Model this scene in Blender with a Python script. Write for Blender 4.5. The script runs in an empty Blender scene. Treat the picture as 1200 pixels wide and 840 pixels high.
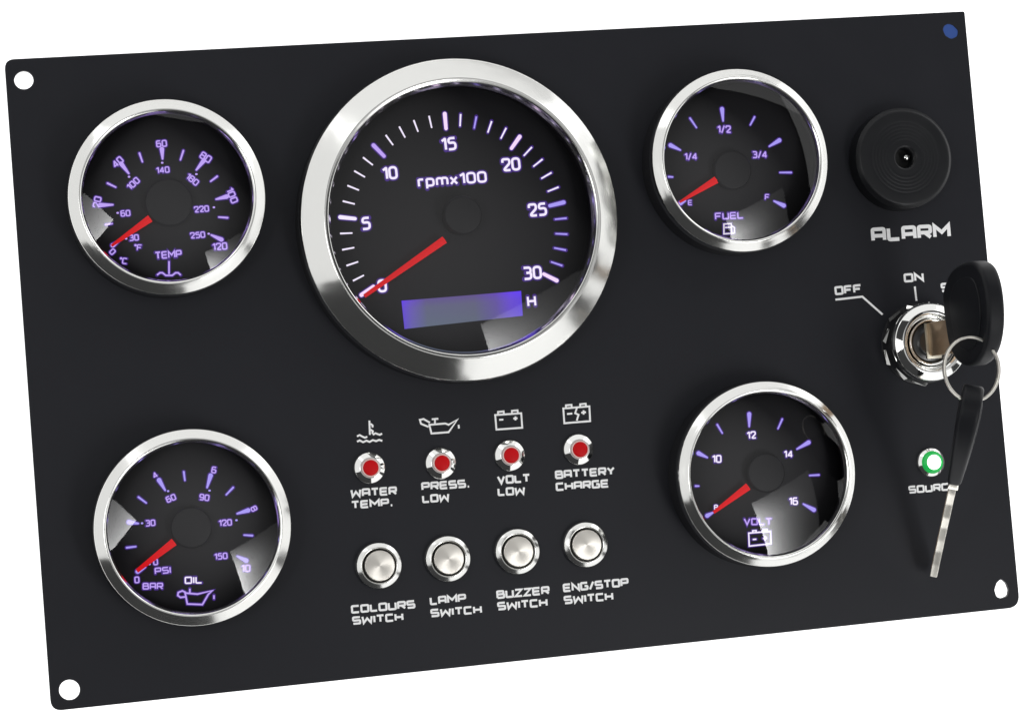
import bpy, bmesh, math, random
from mathutils import Vector, Matrix
random.seed(4)
PI = math.pi
S = 0.001                       # everything below is laid out in millimetres
scn = bpy.context.scene
COL = scn.collection

# ------------------------------------------------------------------ camera
F_PX, CX, CY = 2840.028, 599.809, 417.825
ROWS = [Vector((0.9720349, -0.0865627, 0.2183002)), Vector((-0.0768013, -0.9956459, -0.0528273)),
        Vector((0.2219226, 0.0345843, -0.9744508))]
CAM = Vector((-185.439, -31.197, 782.8098))          # panel frame, mm
PW = Matrix.Rotation(PI / 2, 4, 'X')                 # panel frame -> world: the panel stands upright
cd = bpy.data.cameras.new('camera'); cam = bpy.data.objects.new('camera', cd); COL.objects.link(cam)
cd.sensor_width = 36.0; cd.lens = F_PX / 1200 * 36.0
cd.shift_x = (600 - CX) / 1200; cd.shift_y = (CY - 420) / 1200
cd.clip_start = 0.01; cd.clip_end = 20
M = Matrix((( *ROWS[0],), (*(-ROWS[1]),), (*(-ROWS[2]),))).transposed().to_4x4()
M.translation = CAM * S
cam.matrix_world = PW @ M
scn.camera = cam

# ------------------------------------------------------------------ studio light
w = bpy.data.worlds.new('World'); scn.world = w; w.use_nodes = True
bg = w.node_tree.nodes['Background']
bg.inputs[0].default_value = (0.97, 0.98, 1.0, 1); bg.inputs[1].default_value = 0.045
vs = scn.view_settings
scn.display_settings.display_device = 'sRGB'
vs.view_transform = 'Standard'; vs.look = 'None'; vs.exposure = 0; vs.gamma = 1; vs.use_curve_mapping = False

def softbox(name, pos, aim, sx, sy, rad, col=(1, 1, 1), roll=0):
    d = bpy.data.lights.new(name, 'AREA'); d.shape = 'RECTANGLE'
    d.size = sx; d.size_y = sy; d.energy = rad * PI * sx * sy; d.color = col
    o = bpy.data.objects.new(name, d); COL.objects.link(o)
    p = Vector(pos) * S; dirn = (Vector(aim) * S - p)
    m = dirn.to_track_quat('-Z', 'Y').to_matrix().to_4x4() @ Matrix.Rotation(roll, 4, 'Z'); m.translation = p
    o.matrix_world = PW @ m
    return o
def hot_panel(name, corner, u, v, su, sv, rad, k, fade=0, col=(1, 1, 1), floor=.015):
    """flash head behind a diffuser: brightest along its v edge, falling off along u"""
    o = softbox(name, (0, 0, 900), (0, 0, 0), su, sv, rad, col)
    u, v, p = Vector((*u, 0)).normalized(), Vector((*v, 0)).normalized(), Vector(corner)
    x, y = u, v
    if x.cross(y).z < 0: y = -y                      # lamp shines along its local -Z, towards the panel
    ctr = (p + u * su * 500 + v * sv * 500) * S
    m = Matrix((x, y, x.cross(y))).transposed().to_4x4(); m.translation = ctr
    o.matrix_world = PW @ m
    shade(o, lambda m_, U, V: m_('ADD', m_('MULTIPLY', m_('EXPONENT', m_('MULTIPLY', U, -k)), ramp(m_, V, fade)), floor))
    return o
def shade(o, fn):
    """falloff over the face of a lamp's diffuser"""
    d = o.data; d.use_nodes = True; nt = d.node_tree; em = nt.nodes['Emission']
    g = nt.nodes.new('ShaderNodeNewGeometry'); sp = nt.nodes.new('ShaderNodeSeparateXYZ'); nt.links.new(g.outputs['Parametric'], sp.inputs[0])
    def m_(op, *a):
        n = nt.nodes.new('ShaderNodeMath'); n.operation = op
        for q, v in enumerate(a):
            if isinstance(v, (int, float)): n.inputs[q].default_value = v
            else: nt.links.new(v, n.inputs[q])
        return n.outputs[0]
    nt.links.new(fn(m_, sp.outputs['X'], sp.outputs['Y']), em.inputs['Strength'])
def ramp(m_, v, f):
    if not f: return m_('MULTIPLY', 1.0, 1.0)
    w_ = v if f > 0 else m_('SUBTRACT', 1.0, v)
    return m_('MINIMUM', m_('ADD', m_('DIVIDE', w_, abs(f)), .12), 1.0)
FADE = -.32
softbox('softbox_top', (160, 850, 400), (0, 0, 0), 2.1, 0.8, .92)
softbox('softbox_left', (-950, 340, 430), (0, 0, 0), 1.5, 1.0, 0.84)
softbox('softbox_right', (1000, 200, 350), (0, 0, 0), 1.5, 0.8, 1.05)
softbox('softbox_low_right', (500, -800, 380), (0, 0, 0), 0.9, 0.75, 1.1)
fill = softbox('fill_front', (60, 60, 1500), (0, 0, 0), 2.1, 1.7, 0.60)  # added fill behind the camera; greys the dials, brightens the button caps
shade(fill, lambda m_, U, V: m_('MULTIPLY', m_('MULTIPLY', m_('MULTIPLY', U, m_('SUBTRACT', 1.0, U)), m_('MULTIPLY', V, m_('SUBTRACT', 1.0, V))), 16.0))
hot_panel('flash_low', (200, -262, 900), (.94, .35), (.35, -.94), .55, .66, 19.0, 4.8, FADE)
hot_panel('flash_left', (-430, 15, 900), (-.70, .72), (-.72, -.70), .5, .36, 12.0, 3.4)

# ------------------------------------------------------------------ pixel of the photograph -> point on a real plane
def ray(px, py):
    v = ROWS[0] * ((px - CX) / F_PX) + ROWS[1] * ((py - CY) / F_PX) + ROWS[2]
    return v
def at(px, py, z=0.0):
    d = ray(px, py); return CAM + d * ((z - CAM.z) / d.z)
def at_x(px, py, x):
    d = ray(px, py); return CAM + d * ((x - CAM.x) / d.x)

# ------------------------------------------------------------------ materials
def mat(name, col=(.5, .5, .5), rough=.5, metal=0, emit=None, es=0, spec=.5, coat=0):
    m = bpy.data.materials.new(name); m.use_nodes = True
    b = m.node_tree.nodes['Principled BSDF']
    b.inputs['Base Color'].default_value = (*col, 1); b.inputs['Roughness'].default_value = rough
    b.inputs['Metallic'].default_value = metal; b.inputs['Specular IOR Level'].default_value = spec
    b.inputs['Coat Weight'].default_value = coat
    if emit: b.inputs['Emission Color'].default_value = (*emit, 1); b.inputs['Emission Strength'].default_value = es
    return m
def N(m, t, **k):
    n = m.node_tree.nodes.new(t)
    for a, v in k.items(): setattr(n, a, v)
    return n
def L(m, a, b): m.node_tree.links.new(a, b)
def grain(m, scale, strength, dist=.0001, rough_var=None, col_var=None, detail=4):
    nt = m.node_tree; b = nt.nodes['Principled BSDF']
    tc = N(m, 'ShaderNodeTexCoord'); nz = N(m, 'ShaderNodeTexNoise')
    nz.inputs['Scale'].default_value = scale; nz.inputs['Detail'].default_value = detail
    L(m, tc.outputs['Object'], nz.inputs['Vector'])
    bp = N(m, 'ShaderNodeBump'); bp.inputs['Strength'].default_value = strength; bp.inputs['Distance'].default_value = dist
    L(m, nz.outputs['Fac'], bp.inputs['Height']); L(m, bp.outputs['Normal'], b.inputs['Normal'])
    n2 = N(m, 'ShaderNodeTexNoise'); n2.inputs['Scale'].default_value = scale * .03; n2.inputs['Detail'].default_value = 3
    L(m, tc.outputs['Object'], n2.inputs['Vector'])
    if rough_var:
        mr = N(m, 'ShaderNodeMapRange'); mr.inputs['To Min'].default_value = rough_var[0]; mr.inputs['To Max'].default_value = rough_var[1]
        mr.inputs['From Min'].default_value = .3; mr.inputs['From Max'].default_value = .7
        L(m, n2.outputs['Fac'], mr.inputs['Value']); L(m, mr.outputs[0], b.inputs['Roughness'])
    if col_var:
        mx = N(m, 'ShaderNodeMix', data_type='RGBA'); mx.inputs[6].default_value = (*col_var[0], 1); mx.inputs[7].default_value = (*col_var[1], 1)
        L(m, n2.outputs['Fac'], mx.inputs[0]); L(m, mx.outputs[2], b.inputs['Base Color'])
    return m
def radial_brush(m, aniso, strength=.12):
    """circular brushing: rings of fine grain around local Z"""
    nt = m.node_tree; b = nt.nodes['Principled BSDF']
    b.inputs['Anisotropic'].default_value = aniso
    tg = N(m, 'ShaderNodeTangent', direction_type='RADIAL', axis='Z'); L(m, tg.outputs[0], b.inputs['Tangent'])
    return m
def waver(m, scale=110, strength=.25):
    nt = m.node_tree; b = nt.nodes['Principled BSDF']; old = [n for n in nt.nodes if n.type == 'BUMP'][0]
    tc = N(m, 'ShaderNodeTexCoord'); nz = N(m, 'ShaderNodeTexNoise'); nz.inputs['Scale'].default_value = scale; nz.inputs['Detail'].default_value = 1
    L(m, tc.outputs['Object'], nz.inputs['Vector']); bp = N(m, 'ShaderNodeBump'); bp.inputs['Strength'].default_value = strength; bp.inputs['Distance'].default_value = .0006
    L(m, nz.outputs['Fac'], bp.inputs['Height']); L(m, bp.outputs['Normal'], old.inputs['Normal'])
    return m
M_PLATE = grain(mat('anodised_black', (.0148, .0155, .0185), .45, spec=.2), 2600, .10, .00008, (.43, .47), ((.0119, .0125, .0162), (.0131, .0138, .0178)))
M_CHROME = waver(grain(mat('polished_steel', (.82, .82, .795), .16, 1), 700, .04, .00005, (.11, .21)))
M_CHROME2 = grain(mat('bright_chrome', (.88, .88, .86), .06, 1), 900, .02, .00004, (.04, .09))
M_NICKEL = grain(mat('satin_nickel', (.93, .90, .82), .32, 1), 1500, .03, .00004, (.28, .38))
M_BUTTON = radial_brush(mat('spun_steel', (.80, .77, .71), .38, 1), .65)
M_BRASS = grain(mat('worn_brass', (.52, .38, .26), .42, 1), 900, .06, .0001, (.38, .46))
M_KEYWAY = grain(mat('keyway_nickel', (.55, .52, .43), .4, 1), 1200, .05, .0001, (.34, .46))
M_CYL = grain(mat('dark_cylinder_steel', (.07, .07, .07), .25, 1), 900, .04, .0001, (.26, .36))  # dark reflection inside the lock cup put into the base colour
M_COLLAR = grain(mat('black_gloss_plastic', (.016, .016, .018), .22), 1500, .03)
M_DARK = grain(mat('black_plastic', (.013, .013, .015), .38), 2200, .12, .0001, (.3, .45))
M_RUBBER = grain(mat('key_plastic', (.0055, .006, .008), .5, spec=.2), 1800, .15, .0001, (.44, .54))
M_BUZZ = grain(mat('buzzer_plastic', (.0085, .009, .0105), .45, spec=.25), 2200, .12, .0001, (.32, .42))
M_DIAL = mat('dial_card', (.0145, .014, .017), .6, spec=.25)
M_HUB = mat('hub_cap', (.0145, .0142, .0165), .5, spec=.25)
M_WHITE = grain(mat('white_print', (.90, .90, .90), .5), 3000, .1)
M_RED = mat('red_lens', (.55, .003, .006), .5, spec=.15)
M_PINK = mat('lens_rim', (.75, .55, .52), .35)
M_NEEDLE = mat('needle_red', (.7, .008, .012), .55, emit=(1, .008, .014), es=.42, spec=.1)
M_BLUE = mat('blue_film', (.03, .08, .30), .35)
M_BLACK = mat('deep_black', (.004, .004, .004), .6)
M_GREEN = mat('green_rim', (.01, .22, .05), .25, emit=(.02, .75, .12), es=.4)
M_LED = mat('lit_led', (.9, 1, .92), .4, emit=(.82, 1, .88), es=3.0)
def lit(name, col, s): return mat(name, (.02, .02, .02), .6, emit=col, es=s, spec=.1)
M_LAV = lit('lit_lavender', (.55, .38, .98), 1.0)
M_LILAC = lit('lit_pale_lilac', (.90, .82, 1.0), 1.08)
M_PINKW = lit('lit_pink_white', (.95, .72, 1.0), 1.05)
M_VIO = lit('lit_violet', (.42, .34, .98), 1.0)
M_WARM = lit('lit_white', (.90, .84, .95), .85)
M_HALO = lit('painted_halo', (.10, .035, .38), .55)  # glow round the lit print, painted as a wider violet stroke
def glass_mat(name, gain):
    m = bpy.data.materials.new(name); m.use_nodes = True; nt = m.node_tree; nt.nodes.clear()
    out = N(m, 'ShaderNodeOutputMaterial'); mx = N(m, 'ShaderNodeMixShader'); tr = N(m, 'ShaderNodeBsdfTransparent'); gl = N(m, 'ShaderNodeBsdfGlossy')
    tr.inputs[0].default_value = (.96, .96, .97, 1)
    gl.inputs['Roughness'].default_value = .03
    fr = N(m, 'ShaderNodeFresnel'); fr.inputs['IOR'].default_value = gain
    L(m, fr.outputs[0], mx.inputs[0]); L(m, tr.outputs[0], mx.inputs[1]); L(m, gl.outputs[0], mx.inputs[2]); L(m, mx.outputs[0], out.inputs[0])
    return m
M_GLASS = glass_mat('gauge_glass', 1.55)
def lcd_mat():
    m = mat('backlit_display', (.03, .03, .04), .4); b = m.node_tree.nodes['Principled BSDF']
    tc = N(m, 'ShaderNodeTexCoord'); sp = N(m, 'ShaderNodeSeparateXYZ'); L(m, tc.outputs['Generated'], sp.inputs[0])
    cr = N(m, 'ShaderNodeValToRGB'); L(m, sp.outputs['X'], cr.inputs[0])
    e = cr.color_ramp.elements
    e[0].position = 0; e[0].color = (.12, .045, .72, 1); e[1].position = 1; e[1].color = (.11, .035, .80, 1)
    for p, c in ((.07, (.13, .085, .48)), (.2, (.105, .11, .215)), (.60, (.105, .105, .20)), (.78, (.115, .07, .36)), (.9, (.13, .05, .70))):
        k = e.new(p); k.color = (*c, 1)
    cr2 = N(m, 'ShaderNodeValToRGB'); L(m, sp.outputs['Y'], cr2.inputs[0])
    e = cr2.color_ramp.elements
    e[0].position = 0; e[0].color = (.95, 1.2, .9, 1); e[1].position = 1; e[1].color = (1.0, .55, 1.35, 1)
    k = e.new(.7); k.color = (1, 1, 1, 1)
    mx = N(m, 'ShaderNodeMix', data_type='RGBA', blend_type='MULTIPLY'); mx.inputs[0].default_value = 1
    L(m, cr.outputs[0], mx.inputs[6]); L(m, cr2.outputs[0], mx.inputs[7]); L(m, mx.outputs[2], b.inputs['Emission Color'])
    b.inputs['Emission Strength'].default_value = .88
    return m
M_LCD = lcd_mat()

# ------------------------------------------------------------------ mesh helpers
def link(name, verts, faces, m, parent=None, loc=(0, 0, 0), smooth=40, kind=None, label=None):
    me = bpy.data.meshes.new(name)
    me.from_pydata([tuple(Vector(v) * S) for v in verts], [], faces)
    bm = bmesh.new(); bm.from_mesh(me); bmesh.ops.remove_doubles(bm, verts=bm.verts, dist=1e-7)
    if smooth is not None: bmesh.ops.recalc_face_normals(bm, faces=bm.faces)
    bm.to_mesh(me); bm.free()
    me.materials.append(m)
    if smooth:
        me.polygons.foreach_set('use_smooth', [True] * len(me.polygons)); me.set_sharp_from_angle(angle=math.radians(smooth))
    o = bpy.data.objects.new(name, me); COL.objects.link(o)
    if parent: o.parent = parent
    o.location = Vector(loc) * S
    if kind: o['kind'] = kind
    if label: o['label'] = label
    return o
def empty(name, loc=(0, 0, 0), parent=None, label=None, cat=None, group=None, top=False):
    o = bpy.data.objects.new(name, None); COL.objects.link(o); o.empty_display_size = .01
    if parent: o.parent = parent; o.location = Vector(loc) * S
    elif top: o.matrix_world = PW @ Matrix.Translation(Vector(loc) * S)
    if label: o['label'] = label
    if cat: o['category'] = cat
    if group: o['group'] = group
    return o
def lit_print(name, A, B, m, halo, parent, label=None):
    """print over a wider dim stroke that paints a glow round it, one mesh"""
    if not halo: return link(name, *A, m, parent, smooth=None, label=label)
    V, Fc = merge(A, B); o = link(name, V, Fc, m, parent, smooth=None, label=label)
    o.data.materials.append(halo); n = len(A[1])
    for i, p in enumerate(o.data.polygons): p.material_index = 0 if i < n else 1
    return o
def lathe(profile, n=128):
    V, Fc = [], []
    for i in range(n):
        a = 2 * PI * i / n
        for r, z in profile: V.append((r * math.cos(a), r * math.sin(a), z))
    k = len(profile)
    for i in range(n):
        j = (i + 1) % n
        for q in range(k - 1):
            f = [i * k + q, j * k + q, j * k + q + 1, i * k + q + 1]
            if profile[q][0] < 1e-6: f = [i * k + q, j * k + q + 1, i * k + q + 1]
            elif profile[q + 1][0] < 1e-6: f = [i * k + q, j * k + q, i * k + q + 1]
            Fc.append(f)
    return V, Fc
def arc_pts(pts, rad, seg=6):
    """round the corners of a (r,z) profile or 2-D path"""
    out = [pts[0]]
    for i in range(1, len(pts) - 1):
        a, b, c = (Vector(pts[j][:2]) for j in (i - 1, i, i + 1))
        r = rad if not isinstance(rad, (list, tuple)) else rad[i]
        u, v = (a - b), (c - b); lu, lv = u.length, v.length
        if lu < 1e-6 or lv < 1e-6 or r <= 0: out.append(tuple(b)); continue
        u /= lu; v /= lv; cosang = max(-1, min(1, u.dot(v))); ang = math.acos(cosang)
        if ang > PI - .05 or ang < .05: out.append(tuple(b)); continue
        t = min(r / math.tan(ang / 2), lu * .48, lv * .48)
        p0, p1 = b + u * t, b + v * t
        for s in range(seg + 1):
            q = s / seg; out.append(tuple(p0 * (1 - q) ** 2 + b * 2 * q * (1 - q) + p1 * q * q))
    out.append(pts[-1]); return out
def round_closed(pts, rad, seg=6):
    n = len(pts); ext = [pts[-1]] + list(pts) + [pts[0]]
    return arc_pts(ext, rad if not isinstance(rad, (list, tuple)) else [0] + list(rad) + [0], seg)[1:-1]
def strip(path, width, z=0.0, closed=False, caps=False):
    """flat stroke of even width along a 2-D path, mitred, as verts and faces"""
    P = [Vector(p[:2]) for p in path]; Q = [P[0]]
    for p in P[1:]:
        if (p - Q[-1]).length > 1e-4: Q.append(p)
    if closed and (Q[0] - Q[-1]).length < 1e-3: Q.pop()
    n = len(Q); V, Fc = [], []
    ws = width if isinstance(width, (list, tuple)) else None
    for i in range(n):
        if closed: a, b = Q[i] - Q[i - 1], Q[(i + 1) % n] - Q[i]
        else:
            a = Q[i] - Q[i - 1] if i else Q[1] - Q[0]; b = Q[i + 1] - Q[i] if i < n - 1 else Q[-1] - Q[-2]
        a, b = a.normalized(), b.normalized(); na, nb = Vector((-a.y, a.x)), Vector((-b.y, b.x))
        m = na + nb
        m = m.normalized() if m.length > 1e-4 else na
        k = 1 / max(.45, m.dot(nb)); hw = (ws[0] + (ws[1] - ws[0]) * i / (n - 1) if ws else width) / 2
        V += [(*(Q[i] + m * hw * k), z), (*(Q[i] - m * hw * k), z)]
    for i in range(n if closed else n - 1):
        j = (i + 1) % n; Fc.append([2 * i, 2 * i + 1, 2 * j + 1, 2 * j])
    if caps and not closed:
        for e, (c, d) in enumerate(((Q[0], Q[0] - Q[1]), (Q[-1], Q[-1] - Q[-2]))):
            hw = (ws[e] if ws else width) / 2; a0 = math.atan2(d.y, d.x); b0 = len(V)
            V += [(c.x + hw * math.cos(a0 + t * PI / 8), c.y + hw * math.sin(a0 + t * PI / 8), z) for t in range(-4, 5)]
            Fc.append(list(range(b0, b0 + 9)))
    return V, Fc
def merge(*parts):
    V, Fc = [], []
    for v, f in parts:
        o = len(V); V += list(v); Fc += [[i + o for i in q] for q in f]
    return V, Fc
def box(c, s):
    (x, y, z), (a, b, d) = c, (s[0] / 2, s[1] / 2, s[2] / 2)
    V = [(x + i * a, y + j * b, z + k * d) for i in (-1, 1) for j in (-1, 1) for k in (-1, 1)]
    return V, [[0, 1, 3, 2], [4, 6, 7, 5], [0, 4, 5, 1], [2, 3, 7, 6], [0, 2, 6, 4], [1, 5, 7, 3]]
def bevel_obj(o, w, seg=3, ang=30):
    bm = bmesh.new(); bm.from_mesh(o.data)
    ed = [e for e in bm.edges if len(e.link_faces) == 2 and e.calc_face_angle(0) > math.radians(ang)]
    bmesh.ops.bevel(bm, geom=ed, offset=w * S, segments=seg, profile=.6, affect='EDGES', clamp_overlap=True)
    bm.to_mesh(o.data); bm.free()
    o.data.polygons.foreach_set('use_smooth', [True] * len(o.data.polygons)); o.data.set_sharp_from_angle(angle=math.radians(50))
    return o
def chaikin(p, n):
    for _ in range(n):
        q = []
        for i in range(len(p)):
            a, b = Vector(p[i]), Vector(p[(i + 1) % len(p)]); q += [tuple(a * .75 + b * .25), tuple(a * .25 + b * .75)]
        p = q
    return p
def prism(outline, h0, h1, frame=None):
    """outline (u,v) pushed from h0 to h1 along w; frame maps (u,v,w) -> point"""
    fr = frame or (lambda u, v, w_: (u, v, w_)); n = len(outline)
    V = [fr(u, v, h0) for u, v in outline] + [fr(u, v, h1) for u, v in outline]
    return V, [list(range(n))[::-1], list(range(n, 2 * n))] + [[i, (i + 1) % n, n + (i + 1) % n, n + i] for i in range(n)]
def sheet_with_holes(name, outline, holes, thick, bev, m, parent, z):
    cu = bpy.data.curves.new('outline', 'CURVE'); cu.dimensions = '2D'; cu.fill_mode = 'BOTH'
    cu.extrude = (thick / 2 - bev) * S; cu.bevel_depth = bev * S; cu.bevel_resolution = 2; cu.offset = -bev * S
    for pts in [outline] + holes:
        sp = cu.splines.new('POLY'); sp.points.add(len(pts) - 1); sp.use_cyclic_u = True
        for p, q in zip(sp.points, pts): p.co = (q[0] * S, q[1] * S, 0, 1)
    tmp = bpy.data.objects.new('outline', cu); COL.objects.link(tmp)
    me = bpy.data.meshes.new_from_object(tmp.evaluated_get(bpy.context.evaluated_depsgraph_get()))
    bpy.data.objects.remove(tmp); me.name = name
    me.materials.clear(); me.materials.append(m)
    me.polygons.foreach_set('use_smooth', [True] * len(me.polygons)); me.set_sharp_from_angle(angle=math.radians(35))
    o = bpy.data.objects.new(name, me); COL.objects.link(o); o.parent = parent; o.location = (0, 0, z * S)
    return o

# ------------------------------------------------------------------ stroke lettering (glyphs on a 4 x 6 grid)
G = {
 'A': (4, [[(0, 0), (0, 6), (4, 6), (4, 0)], [(0, 2.4), (4, 2.4)]]), 'B': (4, [[(0, 0), (0, 6), (3.7, 6), (3.7, 3.2), (0.4, 3.2)], [(.4, 3.2), (4, 3.2), (4, 0), (0, 0)]]),
 'C': (4, [[(4, 6), (0, 6), (0, 0), (4, 0)]]), 'D': (4, [[(0, 0), (0, 6), (4, 6), (4, 0), (0, 0)]]),
 'E': (4, [[(4, 6), (0, 6), (0, 0), (4, 0)], [(.4, 3), (3.7, 3)]]), 'F': (4, [[(4, 6), (0, 6), (0, 0)], [(.4, 2.9), (3.4, 2.9)]]),
 'G': (4, [[(4, 6), (0, 6), (0, 0), (4, 0), (4, 3), (2.2, 3)]]), 'H': (4, [[(0, 0), (0, 6)], [(4, 0), (4, 6)], [(.4, 3), (3.6, 3)]]),
 'I': (0, [[(0, 0), (0, 6)]]), 'K': (4, [[(0, 0), (0, 6)], [(4, 6), (.7, 3), (4, 0)]]), 'L': (3.6, [[(0, 6), (0, 0), (3.6, 0)]]),
 'M': (5, [[(0, 0), (0, 6), (2.5, 2.4), (5, 6), (5, 0)]]), 'N': (4, [[(0, 0), (0, 6), (4, 0), (4, 6)]]),
 'O': (4, [[(0, 0), (0, 6), (4, 6), (4, 0), (0, 0)]]), 'P': (4, [[(0, 0), (0, 6), (4, 6), (4, 2.6), (.5, 2.6)]]),
 'R': (4, [[(0, 0), (0, 6), (4, 6), (4, 2.7), (.5, 2.7)], [(2.2, 2.4), (4, 0)]]), 'S': (4, [[(4, 6), (0, 6), (0, 3), (4, 3), (4, 0), (0, 0)]]),
 'T': (4, [[(0, 6), (4, 6)], [(2, 5.6), (2, 0)]]), 'U': (4, [[(0, 6), (0, 0), (4, 0), (4, 6)]]), 'V': (4, [[(0, 6), (2, 0), (4, 6)]]),
 'W': (5.4, [[(0, 6), (.6, 0), (2.7, 4.2), (4.8, 0), (5.4, 6)]]), 'X': (4, [[(0, 6), (4, 0)], [(0, 0), (4, 6)]]), 'Y': (4, [[(0, 6), (2, 3), (4, 6)], [(2, 3), (2, 0)]]),
 'Z': (4, [[(0, 6), (4, 6), (0, 0), (4, 0)]]), '.': (.9, [[(0, 0), (.9, 0)]]), '/': (2.4, [[(0, -.4), (2.4, 6.4)]]), ' ': (2, []),
 '0': (3.6, [[(0, 0), (0, 6), (3.6, 6), (3.6, 0), (0, 0)]]), '1': (1.8, [[(0, 4.7), (1.8, 6), (1.8, 0)]]),
 '2': (3.6, [[(0, 4.2), (0, 6), (3.6, 6), (3.6, 3.6), (0, 0), (3.8, 0)]]), '3': (3.6, [[(0, 6), (3.5, 6), (3.5, 3.2), (1.2, 3.2)], [(1.2, 3.2), (3.6, 3.2), (3.6, 0), (0, 0)]]),
 '4': (3.8, [[(2.9, 0), (2.9, 6), (0, 1.6), (3.9, 1.6)]]), '5': (3.6, [[(3.5, 6), (.3, 6), (.1, 3.4), (3.6, 3.7), (3.6, 0), (0, 0)]]),
 '6': (3.6, [[(3.4, 6), (0, 6), (0, 0), (3.6, 0), (3.6, 3.4), (.4, 3.4)]]), '7': (3.6, [[(0, 6), (3.6, 6), (1.2, 0)]]),
 '8': (3.6, [[(0, 3.2), (0, 6), (3.6, 6), (3.6, 3.2)], [(0, 3.2), (3.6, 3.2), (3.6, 0), (0, 0), (0, 3.2)]]), '9': (3.6, [[(.2, 0), (3.6, 0), (3.6, 6), (0, 6), (0, 2.6), (3.4, 2.6)]]),
 'r': (2.2, [[(0, 0), (0, 4.3)], [(0, 2.4), (0, 4.2), (2.2, 4.2)]]), 'p': (3.2, [[(0, -1.7), (0, 4.3)], [(0, 4.2), (3.2, 4.2), (3.2, 0), (.4, 0)]]),
 'm': (5, [[(0, 0), (0, 4.2), (2.5, 4.2), (2.5, 0)], [(2.5, 3), (2.5, 4.2), (5, 4.2), (5, 0)]]), 'x': (3, [[(0, 4.2), (3, 0)], [(0, 0), (3, 4.2)]]),
 "'": (1, [[(0, 4.8), (0, 6), (1.2, 6), (1.2, 4.8), (0, 4.8)]]),
}
CAL = {'A': 1, 'M': 0, 'N': 0, 'V': 0, 'W': 0, 'Z': 0, 'K': 0, 'x': 0, '/': 0, '4': 0, '7': 0, '1': 0, 'X': 0, 'Y': 0}
def word(text, p0, p1, h, z, m, parent, org, thick=.2, rnd=.9, gap=1.5, name='lettering', halo=None, caps=False, label=True):
    """text on the plane z: baseline from p0 to p1 (panel mm), letter height h (mm)"""
    ux = (p1 - p0).xy; W_ = ux.length; ux.normalize(); uy = Vector((-ux.y, ux.x)); t = thick * h
    tot = sum(G[c][0] for c in text) + gap * (len(text) - 1); k = (W_ - t) / max(tot, .1) if tot > .5 else h / 6
    ky = (h - t) / 6; x = 0; A, B, q = [], [], 0
    for c in text:
        wd, strokes = G[c]
        for st in strokes:
            r = rnd if CAL.get(c) is None else (rnd if c == 'A' else (.0 if rnd < 1.2 else .25))
            closed = len(st) > 3 and st[0] == st[-1]
            pts = round_closed(st[:-1], r, 5) if closed else arc_pts(st, r, 5)
            ab = []
            for (gx, gy) in [(p[0], p[1]) for p in pts]:
                v = p0.xy + ux * (t / 2 + (x + gx) * k) + uy * (t / 2 + gy * ky) - Vector(org[:2])
                ab.append(v)
            A.append(strip(ab, t, z + .012 * (q % 5), closed, caps))
            if halo: B.append(strip(ab, t * 1.9 + .25, z - .12 + .012 * (q % 5), closed, True))
            q += 1
        x += wd + gap
    return lit_print(name, merge(*A), merge(*B), m, halo, parent, ('printed ' + text.replace("'", 'degree ').strip('.')) if label else None)
def word_px(text, x0, y0, x1, y1, hpx, z, m, parent, org, **k):
    a, b = at(x0, y0, z), at(x1, y1, z); sc = (b - a).length / math.hypot(x1 - x0, y1 - y0)
    return word(text, a, b, hpx * sc, z, m, parent, org, **k)
ROLL = 4.6
def word_c(text, cx, cy, hpx, rot, z, m, parent, org, wf=.74, **k):
    """text centred on a pixel's point, turned rot degrees anticlockwise from the panel's own upright"""
    tot = sum(G[c][0] for c in text) + 1.5 * (len(text) - 1); wpx = hpx * (.2 + tot / 6 * wf * 1.25)
    a = math.radians(rot + ROLL); ux, uy = math.cos(a), -math.sin(a); nx, ny = -uy, ux
    bx, by = cx + nx * hpx / 2, cy + ny * hpx / 2
    return word_px(text, bx - ux * wpx / 2, by - uy * wpx / 2, bx + ux * wpx / 2, by + uy * wpx / 2, hpx, z, m, parent, org, **k)
def strokes_px(paths, wmm, z, m, parent, org, name, halo=None, rnd=0):
    A, B = [], []
    for i, (pts, closed) in enumerate(paths):
        q = [(at(x, y, z).xy - Vector(org[:2])) for x, y in pts]
        q = (round_closed([tuple(v) for v in q], rnd) if closed else arc_pts([tuple(v) for v in q], rnd)) if rnd else q
        A.append(strip(q, wmm, z + .012 * (i % 5), closed))
        if halo: B.append(strip(q, wmm * 1.8 + .25, z - .12 + .012 * (i % 5), closed, True))
    lit_print(name, merge(*A), merge(*B), m, halo, parent)

# ------------------------------------------------------------------ backdrop: added white sheet, made to glow so it stays pure white
V, Fc = box((0, 0, -66), (4000, 3000, 4))
bd = link('backdrop', V, Fc, mat('glowing_white_sheet', (.8, .8, .8), .6, emit=(1, 1, 1), es=1.02), None, smooth=None)
bd.matrix_world = PW; bd['kind'] = 'structure'

# ------------------------------------------------------------------ the panel
panel = empty('instrument_panel', (0, 0, 0), top=True, cat='instrument panel',
              label='black metal engine panel with five chrome gauges, warning lights and push buttons')
def circ_px(cx, cy, rx, ry, n=40): return [at(cx + rx * math.cos(2 * PI * i / n), cy + ry * math.sin(2 * PI * i / n)).xy for i in range(n)]
corners = [(5, 70), (1130.5, 13.5), (1195.5, 711), (60, 833)]
outline = [tuple(at(*p).xy) for p in corners]
outline = round_closed(outline, [3.2, .8, 4.5, 3.6], 8)
h_tr = [tuple(at(x, y).xy) for x, y in ((1112, 28), (1117, 30), (1123, 36), (1122, 43), (1115, 46), (1108, 42), (1105, 35), (1107, 30))]
h_br = [tuple(at(x, y).xy) for x, y in ((1173.5, 677.5), (1180, 683), (1183, 691), (1182, 698), (1174, 701), (1168, 699), (1165.5, 691), (1168, 683))]
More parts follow.
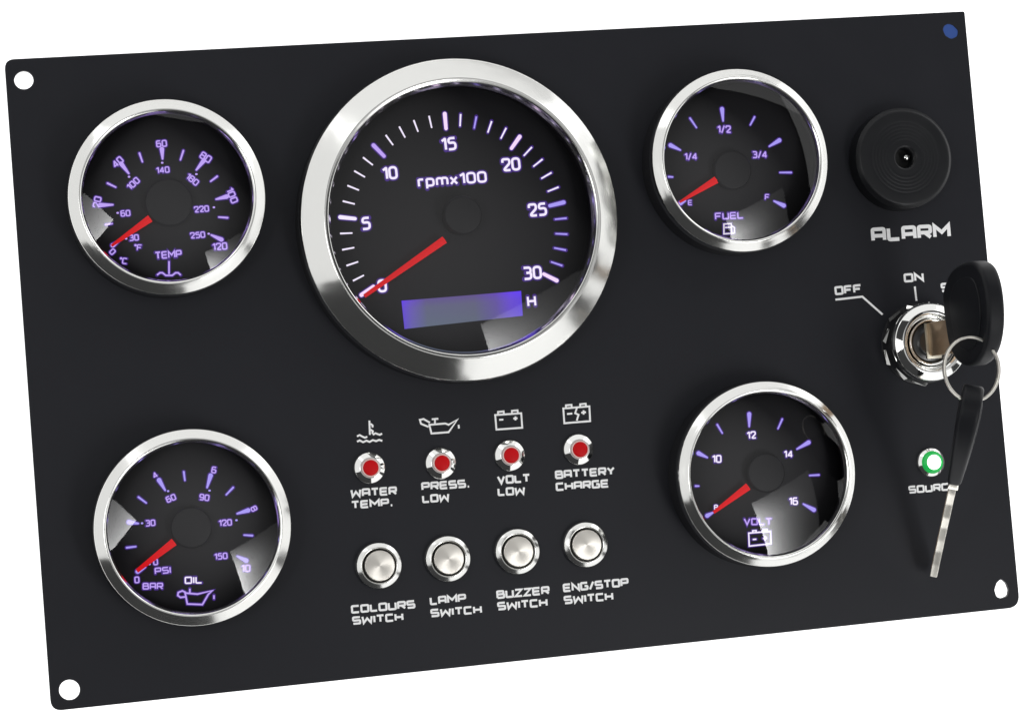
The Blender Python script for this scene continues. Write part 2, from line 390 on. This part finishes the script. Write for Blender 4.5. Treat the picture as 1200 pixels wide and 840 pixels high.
holes = [[tuple(v) for v in circ_px(28, 94, 11.3, 10.8)], [tuple(v) for v in circ_px(81.5, 808, 12.3, 12)], round_closed(h_tr, 1.5), round_closed(h_br, 1.5)]
plate = sheet_with_holes('plate', outline, holes, 2.0, .22, M_PLATE, panel, -1.0)
link('hole_plug', *prism(round_closed([tuple((Vector(p) - at(1114, 37).xy) * 1.02) for p in h_tr], 1.5), -1.6, -.25), M_BLUE, panel, at(1114, 37), label='blue plug filling the top right hole')

# ---------- gauges
def bezel_small(R, Ri):
    p = [(R - .4, 6.6), (R, 7.4), (R, 9.6), (R - .35, 10.5), (R - 2.2, 11.75), (Ri + .75, 12.6), (Ri + .1, 12.2), (Ri - .1, 11.4), (Ri - .5, 10.6)]
    return arc_pts(p, [0, .4, .5, .5, 4, .5, .4, .3, 0], 5)
def bezel_big(R, Ri):
    p = [(R - .6, 6.2), (R, 7.0), (R, 8.8), (R - .5, 10.0), (R - 4.0, 12.6), (Ri + 1.5, 15.2), (Ri + .2, 14.8), (Ri - .3, 13.0), (Ri - .8, 12.0)]
    return arc_pts(p, [0, .5, .6, .7, 6, .8, .7, .4, 0], 6)
def gauge(name, label, rx, ry, R, Ri, big=False):
    zc = 11.5 if not big else 9; up = 0 if big else 1.5
    c = at(rx, ry, zc); g = empty(name, (c.x, c.y, 0), panel, label=label)
    link('bezel', *lathe([(a, b + up) for a, b in (bezel_big(R, Ri) if big else bezel_small(R, Ri))], 192), M_CHROME, g, smooth=35)
    zt = 6.9 if big else 8.6
    col = arc_pts([(R - 4, .02), (R + .1, .02), (R - .1, 1.2), (R - .5, zt), (R - 4, zt)], [0, .3, .6, .3, 0], 4)
    link('collar', *lathe(col, 160), M_COLLAR, g, smooth=35)
    link('housing', *lathe([(0, -63.5), (Ri - 1, -63.5), (Ri - 1, -2.05)], 64), M_DARK, g, smooth=35)
    zd = 3.0
    link('inner_wall', *lathe([(Ri - .3, 12.2 if big else 12.3), (Ri - .7, 11.5), (Ri + (.6 if big else 2.2), zd - .5)][::-1], 128), M_BLACK, g, smooth=35)
    link('dial', *lathe([(0, zd), (Ri + (.8 if big else 2.4), zd)], 96), M_DIAL, g, smooth=None)
    zr, tilt = (13.2, 12.5) if big else (12.9, 17)
    rs = Ri / math.sin(math.radians(tilt)); zc0 = zr - rs * math.cos(math.radians(tilt))
    prof = [(rs * math.sin(math.radians(tilt) * i / 14), zc0 + rs * math.cos(math.radians(tilt) * i / 14)) for i in range(15)]
    link('glass', *lathe(prof, 128), M_GLASS, g, smooth=60)
    return g, c
def hub(g, c, px, py, rpx, z0, z1):
    a = at(px, py, z1); r = rpx / 3.6
    prof = arc_pts([(r * .96, z0), (r, z1 - .7), (r * .93, z1), (0, z1 + .25)], [0, .3, .5, 0], 4)
    link('hub', *lathe(prof, 64), M_HUB, g, (a.x - c.x, a.y - c.y, 0), smooth=35)
def needle(g, c, bx, by, tx, ty, wb, wt, z):
    a, b = at(bx, by, z) - c, at(tx, ty, z) - c; d = (b - a).xy.normalized(); n = Vector((-d.y, d.x)); wb /= 3.6; wt /= 3.6
    q = [a.xy + n * wb / 2, b.xy + n * wt / 2, b.xy - n * wt / 2, a.xy - n * wb / 2]
    V, Fc = prism([tuple(v) for v in q], z - .3, z + .1)
    V += [(a.x, a.y, z + .55), (b.x, b.y, z + .3)]
    Fc = [f for f in Fc if sorted(f) != [4, 5, 6, 7]] + [[4, 5, 9, 8], [8, 9, 6, 7], [5, 6, 9], [7, 4, 8]]
    link('needle', V, Fc, M_NEEDLE, g, smooth=None)
def tick(g, c, x0, y0, x1, y1, w0, w1, m, z=3.15, halo=True):
    a, b = at(x0, y0, z) - c, at(x1, y1, z) - c; w0 /= 3.6; w1 /= 3.6
    lit_print('tick_mark', strip([a.xy, b.xy], [w0, w1], z, caps=True), strip([a.xy, b.xy], [w0 + .75, w1 + .6], z - .1, caps=True), m, M_HALO if halo else None, g)

# tachometer
g, c = gauge('tachometer', 'large tachometer with a thick chrome bezel, its needle resting at 0', 540, 257.5, 53.2, 44.2, True)
ct = at(533, 268.5, 3.15) - c
for i in range(31):
    a = math.radians(210.6 - i * 8.035); major = i % 5 == 0
    ro = 38.2; ri = ro - (4.9 if major else 4.1); w_ = 1.35 if major else .58
    p, q = ct.xy + Vector((math.cos(a), math.sin(a))) * ro, ct.xy + Vector((math.cos(a), math.sin(a))) * ri
    mm = {0: M_PINKW, 5: M_LILAC, 10: M_LAV, 15: M_PINKW, 20: M_PINKW, 25: M_VIO, 30: M_PINKW}.get(i) or (M_VIO if i in (17, 26, 27, 28, 29) else M_LILAC)
    lit_print('tick_mark', strip([p, q], [w_, w_ * .85], 3.15, caps=major), strip([p, q], [w_ + .75, w_ + .6], 3.05, caps=True), mm, M_HALO if major or i > 15 else None, g)
for t, x, y in (('0', 448, 335), ('5', 429, 262), ('10', 457, 203), ('15', 526, 169), ('20', 599, 193), ('25', 630, 246), ('30', 624, 320)):
    word_c(t, x, y, 15.5, 0, 3.15, M_LILAC, g, c, wf=.68, thick=.18, rnd=1.7, halo=M_HALO)
word_px('rpmx100', 490, 220, 571, 214, 13.5, 3.15, M_LILAC, g, c, thick=.19, rnd=1.6, gap=1.6, halo=M_HALO)
word_c('H', 623, 353, 13, 0, 3.15, M_LILAC, g, c, thick=.19, rnd=0, halo=M_HALO)
q = [at(x, y, 3.1) - c for x, y in ((470.5, 352.5), (610.5, 341), (612.5, 370), (474, 385.5))]
lo = sum((v.x for v in q)) / 4, sum((v.y for v in q)) / 4
V, Fc = prism([(v.x - lo[0], v.y - lo[1]) for v in q], 3.02, 3.3)
link('display', V, Fc, M_LCD, g, (*lo, 0), smooth=None)
hub(g, c, 543, 252, 23, 3.2, 9.0)
needle(g, c, 521, 281, 427, 347, 9, 4.5, 6.0)

def crop_fn(ox, oy, s): return lambda x, y: (ox + x / s, oy + y / s)
def dial(g, c, f, s, nums, majors, minors, dots, mm, mt):
    for t, x, y, h, r in nums: word_c(t, *f(x, y), h / s, r, 3.15, mt, g, c, thick=.19, rnd=1.2, halo=M_HALO)
    for x0, y0, x1, y1 in majors: tick(g, c, *f(x0, y0), *f(x1, y1), 5.2, 2.0, mm)
    for x0, y0, x1, y1 in minors: tick(g, c, *f(x0, y0), *f(x1, y1), 2.2, 1.8, mm)
    for x, y in dots: tick(g, c, *f(x - 1, y), *f(x + 1, y), 2.2, 2.2, mm, halo=False)
def hp(f, pts): return [f(x, y) for x, y in pts]

# temperature gauge
g, c = gauge('temperature_gauge', 'chrome coolant temperature gauge marked TEMP in degrees C and F, top left', 196.3, 231, 31.4, 27.0)
f = crop_fn(0, 50, 2.625)
dial(g, c, f, 2.625,
     [('60', 497, 311, 22, 0), ('40', 362, 368, 23, 36), ('80', 633, 353, 24, -38), ('20', 299, 491, 23, 74), ('100', 714, 470, 24, -72), ('120', 676, 627, 23, 0),
      ('0', 346, 643, 20, -50), ("'C", 380, 671, 20, -12), ("'F", 425, 630, 20, -8), ('30', 412, 600, 20, 0), ('60', 386, 525, 20, 0), ('100', 410, 434, 21, 38),
      ('140', 501, 392, 20, 0), ('180', 592, 421, 21, -44), ('220', 620, 512, 20, 0), ('250', 608, 592, 20, 0)],
     [(498, 328, 500, 358), (373, 373, 396, 403), (627, 363, 604, 392), (697, 474, 665, 482), (681, 606, 650, 592), (308, 500, 347, 499), (347, 624, 366, 611)],
     [(429, 341, 438, 367), (564, 333, 555, 361), (331, 433, 356, 445), (668, 412, 648, 427), (700, 539, 673, 537), (325, 560, 345, 557)],
     [(499, 370), (397, 413), (604, 405), (658, 507), (642, 588), (362, 524), (388, 603)], M_LAV, M_LAV)
word_c('TEMP', *f(518, 652), 9, 0, 3.15, M_LAV, g, c, thick=.2, rnd=.8, halo=M_HALO)
strokes_px([(hp(f, [(520, 672), (520, 712)]), 0), (hp(f, [(483, 715), (492, 708), (500, 708), (510, 716), (530, 716), (540, 708), (548, 708), (556, 715)]), 0)], .5, 3.15, M_LAV, g, c, 'coolant_symbol', M_HALO)
hub(g, c, 198, 237, 28, 3.2, 6.5)
needle(g, c, *f(462, 541), *f(343, 625), 8.6, 3, 5.5)

# oil gauge
g, c = gauge('oil_gauge', 'chrome oil pressure gauge marked OIL in PSI and BAR, bottom left', 226.4, 617.5, 31.3, 27.2)
f = crop_fn(90, 490, 3.111)
dial(g, c, f, 3.111,
     [('4', 285, 207, 23, 30), ('6', 500, 188, 25, -15), ('8', 646, 329, 24, -68), ('10', 616, 546, 27, -5), ('0', 219, 588, 25, 0), ('0', 287, 523, 24, 0),
      ('30', 268, 381, 24, 0), ('60', 343, 291, 24, 18), ('90', 465, 288, 24, -12), ('120', 541, 380, 24, 0), ('150', 525, 502, 24, 0)],
     [(300, 225, 322, 262), (488, 208, 475, 252), (625, 335, 585, 347), (618, 518, 585, 502), (190, 378, 224, 383), (222, 558, 250, 542)],
     [(390, 195, 394, 226), (225, 287, 253, 308), (570, 252, 545, 278), (640, 427, 610, 425), (182, 471, 215, 467)],
     [(238, 382), (333, 265), (484, 263), (582, 371), (265, 531)], M_VIO, M_LAV)
word_c('PSI', *f(313, 554), 8, 0, 3.15, M_LAV, g, c, thick=.2, rnd=.8, wf=.95, halo=M_HALO)
word_c('BAR', *f(277, 611), 8, -4, 3.15, M_LAV, g, c, thick=.2, rnd=.8, wf=.9, halo=M_HALO)
word_c('OIL', *f(425, 589), 8.6, -3, 3.15, M_LILAC, g, c, thick=.2, rnd=.8, wf=1, halo=M_HALO)
strokes_px([(hp(f, [(397, 634), (385, 628), (370, 634), (368, 645), (378, 652), (396, 650)]), 0), (hp(f, [(395, 636), (440, 640), (495, 627), (480, 640), (458, 678), (403, 676)]), 1),
            (hp(f, [(412, 620), (412, 636)]), 0), (hp(f, [(500, 644), (500, 658)]), 0)], .5, 3.15, M_LAV, g, c, 'oil_can_symbol', M_HALO)
hub(g, c, *f(418, 398), 24, 3.2, 6.5)
needle(g, c, *f(355, 450), *f(219, 556), 9, 4.5, 5.5)

# fuel gauge
g, c = gauge('fuel_gauge', 'chrome fuel level gauge marked FUEL with quarter marks, top right', 867.6, 188.2, 31.0, 27.0)
f = crop_fn(740, 60, 3.231)
dial(g, c, f, 3.231,
     [('1/2', 351, 297, 28, -4), ('1/4', 225, 400, 26, -4), ('3/4', 486, 393, 26, -4), ('E', 222, 574, 20, -4), ('F', 514, 553, 22, -8)],
     [(343, 220, 347, 265), (148, 357, 185, 375), (560, 338, 522, 361), (577, 585, 540, 568), (186, 576, 204, 567)],
     [(222, 255, 246, 290), (466, 250, 450, 280), (605, 460, 562, 460), (141, 476, 156, 477)], [], M_VIO, M_LAV)
word_c('FUEL', *f(370, 624), 8, -2, 3.15, M_LAV, g, c, thick=.2, rnd=.7, wf=.95, halo=M_HALO)
strokes_px([(hp(f, [(350, 655), (378, 653), (380, 690), (350, 692)]), 1), (hp(f, [(354, 668), (376, 667)]), 0), (hp(f, [(380, 662), (390, 668), (390, 688), (384, 690)]), 0)], .5, 3.15, M_WARM, g, c, 'fuel_pump_symbol', M_HALO)
hub(g, c, *f(385, 450), 24, 3.2, 6.5)
needle(g, c, *f(322, 487), *f(183, 572), 8.8, 2.6, 5.5)

# voltmeter
g, c = gauge('voltmeter', 'chrome voltmeter marked VOLT from 8 to 16, bottom right', 899.2, 555, 31.1, 27.2)
f = crop_fn(770, 430, 3.231)
dial(g, c, f, 3.231,
     [('12', 357, 258, 28, 0), ('10', 226, 348, 29, -4), ('14', 497, 330, 27, -4), ('16', 516, 508, 28, -4), ('8', 223, 531, 20, -4)],
     [(349, 178, 349, 225), (157, 326, 190, 342), (574, 285, 530, 310), (594, 540, 554, 518), (190, 562, 212, 550)],
     [(228, 218, 247, 250), (474, 197, 458, 233), (613, 408, 578, 410), (146, 450, 158, 450)], [], M_VIO, M_LILAC)
word_c('VOLT', *f(382, 585), 8, -4, 3.15, M_LAV, g, c, thick=.2, rnd=.7, wf=.95, halo=M_HALO)
strokes_px([(hp(f, [(347, 628), (430, 621), (431, 668), (349, 677)]), 1), (hp(f, [(362, 626), (362, 619), (375, 618), (375, 625)]), 0), (hp(f, [(403, 622), (403, 615), (416, 614), (416, 621)]), 0),
            (hp(f, [(362, 652), (376, 651)]), 0), (hp(f, [(400, 648), (416, 647)]), 0), (hp(f, [(408, 640), (408, 656)]), 0)], .5, 3.15, M_LILAC, g, c, 'battery_symbol', M_HALO)
hub(g, c, *f(415, 400), 24, 3.2, 6.5)
needle(g, c, *f(345, 452), *f(214, 550), 9, 3.6, 5.5)

# ---------- printed legends on the plate
TZ = .06
def leg(t, x0, y0, x1, y1, h, **k): word_px(t, x0, y0, x1, y1, h, TZ, M_WHITE, panel, (0, 0), thick=.255, rnd=.7, **k)
leg('WATER', 411, 583, 465.5, 579.6, 10); leg('TEMP.', 411.6, 596.5, 461, 592.8, 9.6)
leg('PRESS.', 494, 575, 551, 571, 9.8); leg('LOW', 495, 589.5, 527, 587, 9.6)
leg('VOLT', 582.7, 567.5, 622, 564.8, 10); leg('LOW', 583.3, 581.2, 615.7, 579.3, 9.6)
leg('BATTERY', 650.6, 561.4, 721, 556.4, 9.8); leg('CHARGE', 651.5, 575.3, 714, 571, 9.6)
leg('COLOURS', 411.6, 718.8, 487, 712.3, 9.8); leg('SWITCH', 413, 731.8, 473, 727, 9.6)
leg('LAMP', 504, 709, 546.6, 705, 9.8); leg('SWITCH', 504.7, 723, 565, 718.4, 9.6)
leg('BUZZER', 582, 701.6, 644.4, 696, 9.8); leg('SWITCH', 583, 715, 642, 710.2, 9.6)
leg('ENG/STOP', 660, 693.8, 737, 686.6, 9.8); leg('SWITCH', 661, 707.8, 719, 703, 9.6)
leg('ALARM', 1021.4, 284.2, 1114.6, 278.8, 16.2); leg('OFF', 978.6, 346.2, 1010.5, 343.2, 10)
leg('ON', 1059.5, 331.3, 1083, 329.6, 10); leg('START', 1103, 342.5, 1147, 338.7, 10); leg('SOURCE', 1065, 578.3, 1122, 573.8, 8.6)
strokes_px([([(979, 351.2), (1010.5, 347.6), (1034.3, 368.6)], 0), ([(1072, 335.7), (1074, 352.6)], 0)], .72, TZ, M_WHITE, panel, (0, 0), 'pointer_lines')
f = crop_fn(390, 460, 3.243)
strokes_px([(hp(f, [(139, 106), (141, 160)]), 0), (hp(f, [(143, 118), (151, 124), (151, 132)]), 0), (hp(f, [(143, 140), (152, 146), (150, 156)]), 0), (hp(f, [(92, 166), (102, 161), (113, 167), (122, 171), (131, 167)]), 0),
            (hp(f, [(152, 160), (162, 154), (172, 158), (179, 160), (187, 155)]), 0), (hp(f, [(92, 186), (102, 181), (115, 188), (128, 182), (140, 187), (152, 180), (165, 184), (176, 179), (188, 183)]), 0)], .62, TZ, M_WHITE, panel, (0, 0), 'coolant_symbol')
strokes_px([(hp(f, [(369, 114), (345, 100), (331, 103), (335, 118), (364, 130)]), 0), (hp(f, [(367, 122), (428, 117), (440, 122), (474, 102), (440, 150), (375, 155)]), 1),
            (hp(f, [(388, 100), (388, 119)]), 0), (hp(f, [(376, 101), (401, 99)]), 0), (hp(f, [(478, 122), (479, 136)]), 0)], .62, TZ, M_WHITE, panel, (0, 0), 'oil_can_symbol')
strokes_px([(hp(f, [(617, 85), (716, 78), (720, 133), (622, 140)]), 1), (hp(f, [(628, 82), (628, 73), (649, 71), (650, 80)]), 0), (hp(f, [(681, 78), (681, 69), (702, 67), (703, 77)]), 0),
            (hp(f, [(632, 103), (648, 102)]), 0), (hp(f, [(694, 90), (694, 105)]), 0), (hp(f, [(686, 98), (702, 97)]), 0)], .62, TZ, M_WHITE, panel, (0, 0), 'battery_symbol')
strokes_px([(hp(f, [(876, 60), (975, 52), (978, 108), (880, 116)]), 1), (hp(f, [(886, 57), (886, 48), (907, 46), (908, 55)]), 0), (hp(f, [(940, 52), (940, 44), (961, 42), (962, 51)]), 0),
            (hp(f, [(890, 81), (910, 79)]), 0), (hp(f, [(928, 56), (921, 78), (934, 84), (927, 106)]), 0), (hp(f, [(944, 76), (962, 74)]), 0), (hp(f, [(953, 67), (953, 83)]), 0)], .62, TZ, M_WHITE, panel, (0, 0), 'battery_symbol')

# ---------- warning lights
def warning_light(x, y, lab):
    p = at(x - 1, y + 1, 1.5); g = empty('warning_light', (p.x, p.y, 0), panel, label=lab)
    prof = arc_pts([(5.2, .01), (5.3, .6), (5.0, 1.2), (3.4, 2.35), (3.1, 2.4), (2.9, 2.0)], [0, .3, .4, .3, .15, 0], 5)
    link('bezel', *lathe(prof, 72), M_CHROME2, g, smooth=35)
    link('lens_rim', *lathe(arc_pts([(3.08, 2.4), (3.02, 3.2), (2.6, 3.3), (2.5, 3.0)], .15, 3), 48), M_PINK, g, smooth=35)
    link('lens', *lathe([(2.62 * math.cos(t * PI / 16), 3.0 + .7 * math.sin(t * PI / 16)) for t in range(8)] + [(0, 3.7)], 48), M_RED, g, smooth=60)
warning_light(434.5, 547, 'red warning light above WATER TEMP.')
warning_light(518, 541.5, 'red warning light above PRESS. LOW')
warning_light(599, 532.5, 'red warning light above VOLT LOW')
warning_light(679.5, 525.5, 'red warning light above BATTERY CHARGE')
# ---------- push buttons
def push_button(x, y, lab, turn):
    p = at(x - 1.5, y + 1, 2); g = empty('push_button', (p.x, p.y, 0), panel, label=lab)
    prof = arc_pts([(7.6, .01), (7.75, .9), (7.35, 1.8), (5.95, 2.65), (5.65, 2.5), (5.55, 2.2), (5.5, .8)], [0, .3, .4, .35, .2, .1, 0], 6)
    link('bezel', *lathe(prof, 96), M_CHROME, g, smooth=40)
    link('gap', *lathe([(0, .9), (5.6, .9)], 48), M_BLACK, g, smooth=None)
    prof = arc_pts([(4.95, 1), (5.0, 3.0), (4.8, 3.25), (2.4, 3.38), (0, 3.42)], [0, .1, .25, 1, 0], 4)
    o = link('cap', *lathe(prof, 96), M_BUTTON, g, smooth=40); o.rotation_euler.z = turn
push_button(446, 661.5, 'steel push button above COLOURS SWITCH', 0)
push_button(527, 653.5, 'steel push button above LAMP SWITCH', .4)
push_button(608.5, 645, 'steel push button above BUZZER SWITCH', .9)
push_button(688.5, 637, 'steel push button above ENG/STOP SWITCH', 1.5)
# ---------- green source light
p = at(1092, 541.5, 1.5); g = empty('source_light', (p.x, p.y, 0), panel, label='lit green light above SOURCE')
link('bezel', *lathe(arc_pts([(5.0, .01), (5.1, .6), (4.8, 1.2), (3.5, 2.2), (3.3, 2.3), (2.9, 2.0)], [0, .3, .4, .3, .15, 0], 5), 72), M_CHROME2, g, smooth=35)
link('lens_rim', *lathe(arc_pts([(3.9, 2.1), (3.6, 2.9), (2.6, 3.9), (2.45, 3.3)], .2, 3), 48), M_GREEN, g, smooth=35)
link('lens', *lathe([(2.5 * math.cos(t * PI / 16), 3.4 + 1.1 * math.sin(t * PI / 16)) for t in range(8)] + [(0, 4.5)], 48), M_LED, g, smooth=60)

# ---------- alarm buzzer
a = at(1061.5, 184.8, 8); g = empty('alarm_buzzer', (a.x, a.y, 0), panel, label='round black alarm buzzer with a centre hole')
pr = arc_pts([(17.6, .01), (17.4, 6.0), (16.2, 7.45), (15.2, 7.6)], [0, .2, 1.6, 0], 8)
rr = 13.0
while rr > 6.2: pr += [(rr, 7.6 + (15 - rr) * .03), (rr - .55, 7.6 + (15 - rr) * .03), (rr - .75, 7.545 + (15 - rr) * .03), (rr - .95, 7.545 + (15 - rr) * .03)]; rr -= 1.2
pr += [(4.2, 7.9), (3.7, 7.6), (3.5, 7.0), (3.4, 2.0)]
link('body', *lathe(pr, 144), M_BUZZ, g, smooth=25)
link('sound_hole', *lathe([(0, 2.2), (3.5, 2.2)], 32), M_BLACK, g, smooth=None)
link('hole_dome', *lathe([(1.4 * math.cos(t * PI / 12), 4.4 + 1.2 * math.sin(t * PI / 12)) for t in range(6)] + [(0, 5.6)], 24), M_CHROME2, g, (1.6, .4, 0), smooth=60)  # small chrome dome set inside the sound hole

# ---------- ignition switch
a = at(1091.5, 401, 10); g = empty('ignition_switch', (a.x, a.y, 0), panel, label='round chrome key switch below ON')
# toothed washer, each tooth twisted
nt_ = 11
for i in range(nt_):
    a0 = 2 * PI * i / nt_; w0 = 2 * PI / nt_ * .36
    k_ = .6 * (i % 2)
    pt = [(13.1 - k_, a0 - w0, .7), (13.7 - k_, a0 - w0, .6), (14.7 - k_, a0 + w0 * .7, 1.2), (13.8 - k_, a0 + w0, 1.6)]
    V = [(r_ * math.cos(t), r_ * math.sin(t), z) for r_, t, z in pt] + [(r_ * math.cos(t), r_ * math.sin(t), z - .14) for r_, t, z in pt]
    link('washer_tooth', V, [[0, 1, 2, 3], [7, 6, 5, 4], [0, 4, 5, 1], [1, 5, 6, 2], [2, 6, 7, 3], [3, 7, 4, 0]], M_CHROME2, g, smooth=None)
link('shadow_washer', *lathe([(9.5, .1), (14.2, .1), (14.0, .4), (12.4, .5), (9.5, .6)], 96), M_COLLAR, g, smooth=35)  # washer ring in black, standing in for the shadow between teeth and bezel
link('neck', *lathe(arc_pts([(11.2, .01), (11.2, 6.0), (12.3, 6.6)], .3, 3), 96), M_COLLAR, g, smooth=35)
link('bezel', *lathe(arc_pts([(12.3, 6.6), (13.4, 7.4), (13.6, 8.8), (13.0, 9.9), (10.8, 11.2), (9.9, 11.3), (9.3, 10.6), (9.0, 9.4), (8.4, 9.2), (8.2, 8.6)], [0, .4, .5, .8, .8, .4, .4, .3, .2, 0], 6), 128), M_CHROME2, g, smooth=35)
link('cylinder_rim', *lathe(arc_pts([(8.0, 7.5), (8.0, 10.2), (7.7, 10.7), (7.2, 10.3), (7.0, 9.0)], [0, .3, .3, .3, 0], 5), 96), M_CHROME2, g, smooth=40)
link('key_cylinder', *lathe(arc_pts([(7.1, 9.6), (6.4, 9.0), (5.0, 9.5), (4.2, 9.9), (0, 9.9)], [0, .5, .8, .6, 0], 5), 96), M_CYL, g, smooth=40)
bevel_obj(link('keyway_plate', *box((.6, .5, 9.7), (5.4, 12.2, 1.0)), M_KEYWAY, g, smooth=None), .3, 2)
link('keyway', *box((.9, .6, 10.22), (2.9, 10.6, .05)), M_BLACK, g, smooth=None)
IGN = Vector((a.x, a.y, 0))

# ------------------------------------------------------------------ the key in the switch
XF = IGN.x + .0
px_out = [(1103, 352), (1105, 336), (1111, 320), (1121, 310), (1135, 305.5), (1146, 311), (1153, 328), (1157, 352), (1158, 382), (1154, 408), (1145, 425), (1133, 431), (1121, 425), (1113, 412), (1109, 396)]
xl = XF - 2.2
side = [at_x(x, y, xl) for x, y in px_out]
key = empty('ignition_key', (XF, IGN.y, 10), top=True, cat='key', label='black headed key pushed into the chrome key switch')
oc = Vector((XF, IGN.y, 10))
ol = chaikin([(p.z, p.y) for p in side], 3)
KT = 6.2
o = link('bow', *prism(ol, xl, xl + KT, lambda u, v, w_: (w_ - oc.x, v - oc.y, u - oc.z)), M_RUBBER, key, smooth=40); bevel_obj(o, 1.7, 4, 50)
cz = sum(p[0] for p in ol) / len(ol); cyy = sum(p[1] for p in ol) / len(ol)
pad = [(cz + (u - cz) * .66 + 1.0, cyy + (v - cyy) * .70) for u, v in ol]
o = link('grip_pad', *prism(pad, xl - .45, xl + .5, lambda u, v, w_: (w_ - oc.x, v - oc.y, u - oc.z)), M_RUBBER, key, smooth=40); bevel_obj(o, .4, 3, 50)
zmin = min(p.z for p in side)
bt, bb = at_x(1100, 376, XF - 1), at_x(1100, 416, XF - 1)
bl = [(zmin + 2, bt.y), (8.0, bt.y), (7, bt.y - 1), (7, bb.y + 1.2), (8, bb.y), (10, bb.y), (10.6, bb.y + .7), (11.2, bb.y + .7), (11.8, bb.y), (zmin + 2, bb.y)]
o = link('blade', *prism(bl, XF - 1.1, XF + 1.1, lambda u, v, w_: (w_ - oc.x, v - oc.y, u - oc.z)), M_BRASS, key, smooth=None); bevel_obj(o, .18, 2, 30)

# ------------------------------------------------------------------ split ring through both keys
hole = at_x(1152, 393, xl); ZR = hole.z
rc = at(1138.5, 432.5, ZR); RR = 40.3 * (CAM.z - ZR) / F_PX * 1.0
ringo = empty('key_ring', (rc.x, rc.y, ZR), top=True, cat='key ring', label='thin silver split ring joining the two keys')
V, Fc = [], []; nseg = 200; turns = 1.9
for i in range(nseg + 1):
    t = i / nseg; a = math.radians(62) + 2 * PI * turns * t; zz = -.45 + .9 * t
    rl = Matrix.Rotation(.18, 3, 'Y')
    for (dr, dz) in ((-.3, -.42), (.3, -.42), (.4, -.26), (.4, .26), (.3, .42), (-.3, .42), (-.4, .26), (-.4, -.26)):
        V.append(tuple(rl @ Vector(((RR + dr) * math.cos(a), (RR + dr) * math.sin(a), zz + dz))))
for i in range(nseg):
    for k in range(8): Fc.append([i * 8 + k, i * 8 + (k + 1) % 8, (i + 1) * 8 + (k + 1) % 8, (i + 1) * 8 + k])
Fc += [list(range(8)), [nseg * 8 + k for k in range(8)][::-1]]
link('ring', V, Fc, M_NICKEL, ringo, smooth=35)

# ------------------------------------------------------------------ the second key, hanging from the ring
A0, A1 = at(1138, 471, ZR - 1), at(1094, 673, 4.4)
Ld = (A1 - A0).normalized(); LEN = (A1 - A0).length
vw = (A0 - CAM).normalized(); vw = Matrix.Rotation(math.radians(-2.5), 3, Ld) @ vw
Wd = (vw - Ld * vw.dot(Ld)).normalized(); Td = Ld.cross(Wd).normalized()
HL = LEN * .42
hk = empty('hanging_key', A0, top=True, cat='key', label='spare black headed key hanging edge-on from the split ring')
def fr(u, v, w_): return tuple(Ld * u + Wd * v + Td * w_ * (1.05 - .38 * max(0, min(1, u / HL)) if u < HL + .1 else 1))          # u along the key, v across, w thickness
head = chaikin([(-4.6, -4), (-4.6, 4), (1.5, 8.8), (12, 9.8), (HL - 4, 7.2), (HL, 4.8), (HL, -4.8), (HL - 4, -7.2), (12, -9.8), (1.5, -8.8)], 3)
o = link('bow', *prism(head, -3.3, 3.3, fr), M_RUBBER, hk, smooth=40); bevel_obj(o, 1.6, 4, 50)
o = link('grip_pad', *prism([(4 + (u - 4) * .72 + 3, v * .7) for u, v in head], -3.7, 3.7, fr), M_RUBBER, hk, smooth=40); bevel_obj(o, .4, 2, 50)
o = link('collar', *prism([(HL - .5, -4.2), (HL - .5, 4.2), (HL + 2.2, 3.9), (HL + 2.2, -3.9)], -1.8, 1.8, fr), M_NICKEL, hk, smooth=None); bevel_obj(o, .3, 2, 30)
bp = [(HL + 1, -3.6)]; u = HL + 4
for dv in (.0, .8, .3, 1.0, .6, .9, .2): bp += [(u, -3.6 + dv), (u + 1.2, -3.6 + dv)]; u += (LEN - HL - 7) / 7
bp += [(LEN - 2.5, -3.6), (LEN, -1.2), (LEN, 1.2), (LEN - 2.5, 3.6), (HL + 1, 3.6)]
o = link('blade', *prism(bp, -1.15, 1.15, fr), M_NICKEL, hk, smooth=None); bevel_obj(o, .16, 2, 30)
o = link('blade_groove', *prism([(HL + 2, -.7), (HL + 2, .7), (LEN - 3, .7), (LEN - 3, -.7)], -1.22, 1.22, fr), M_BRASS, hk, smooth=None)
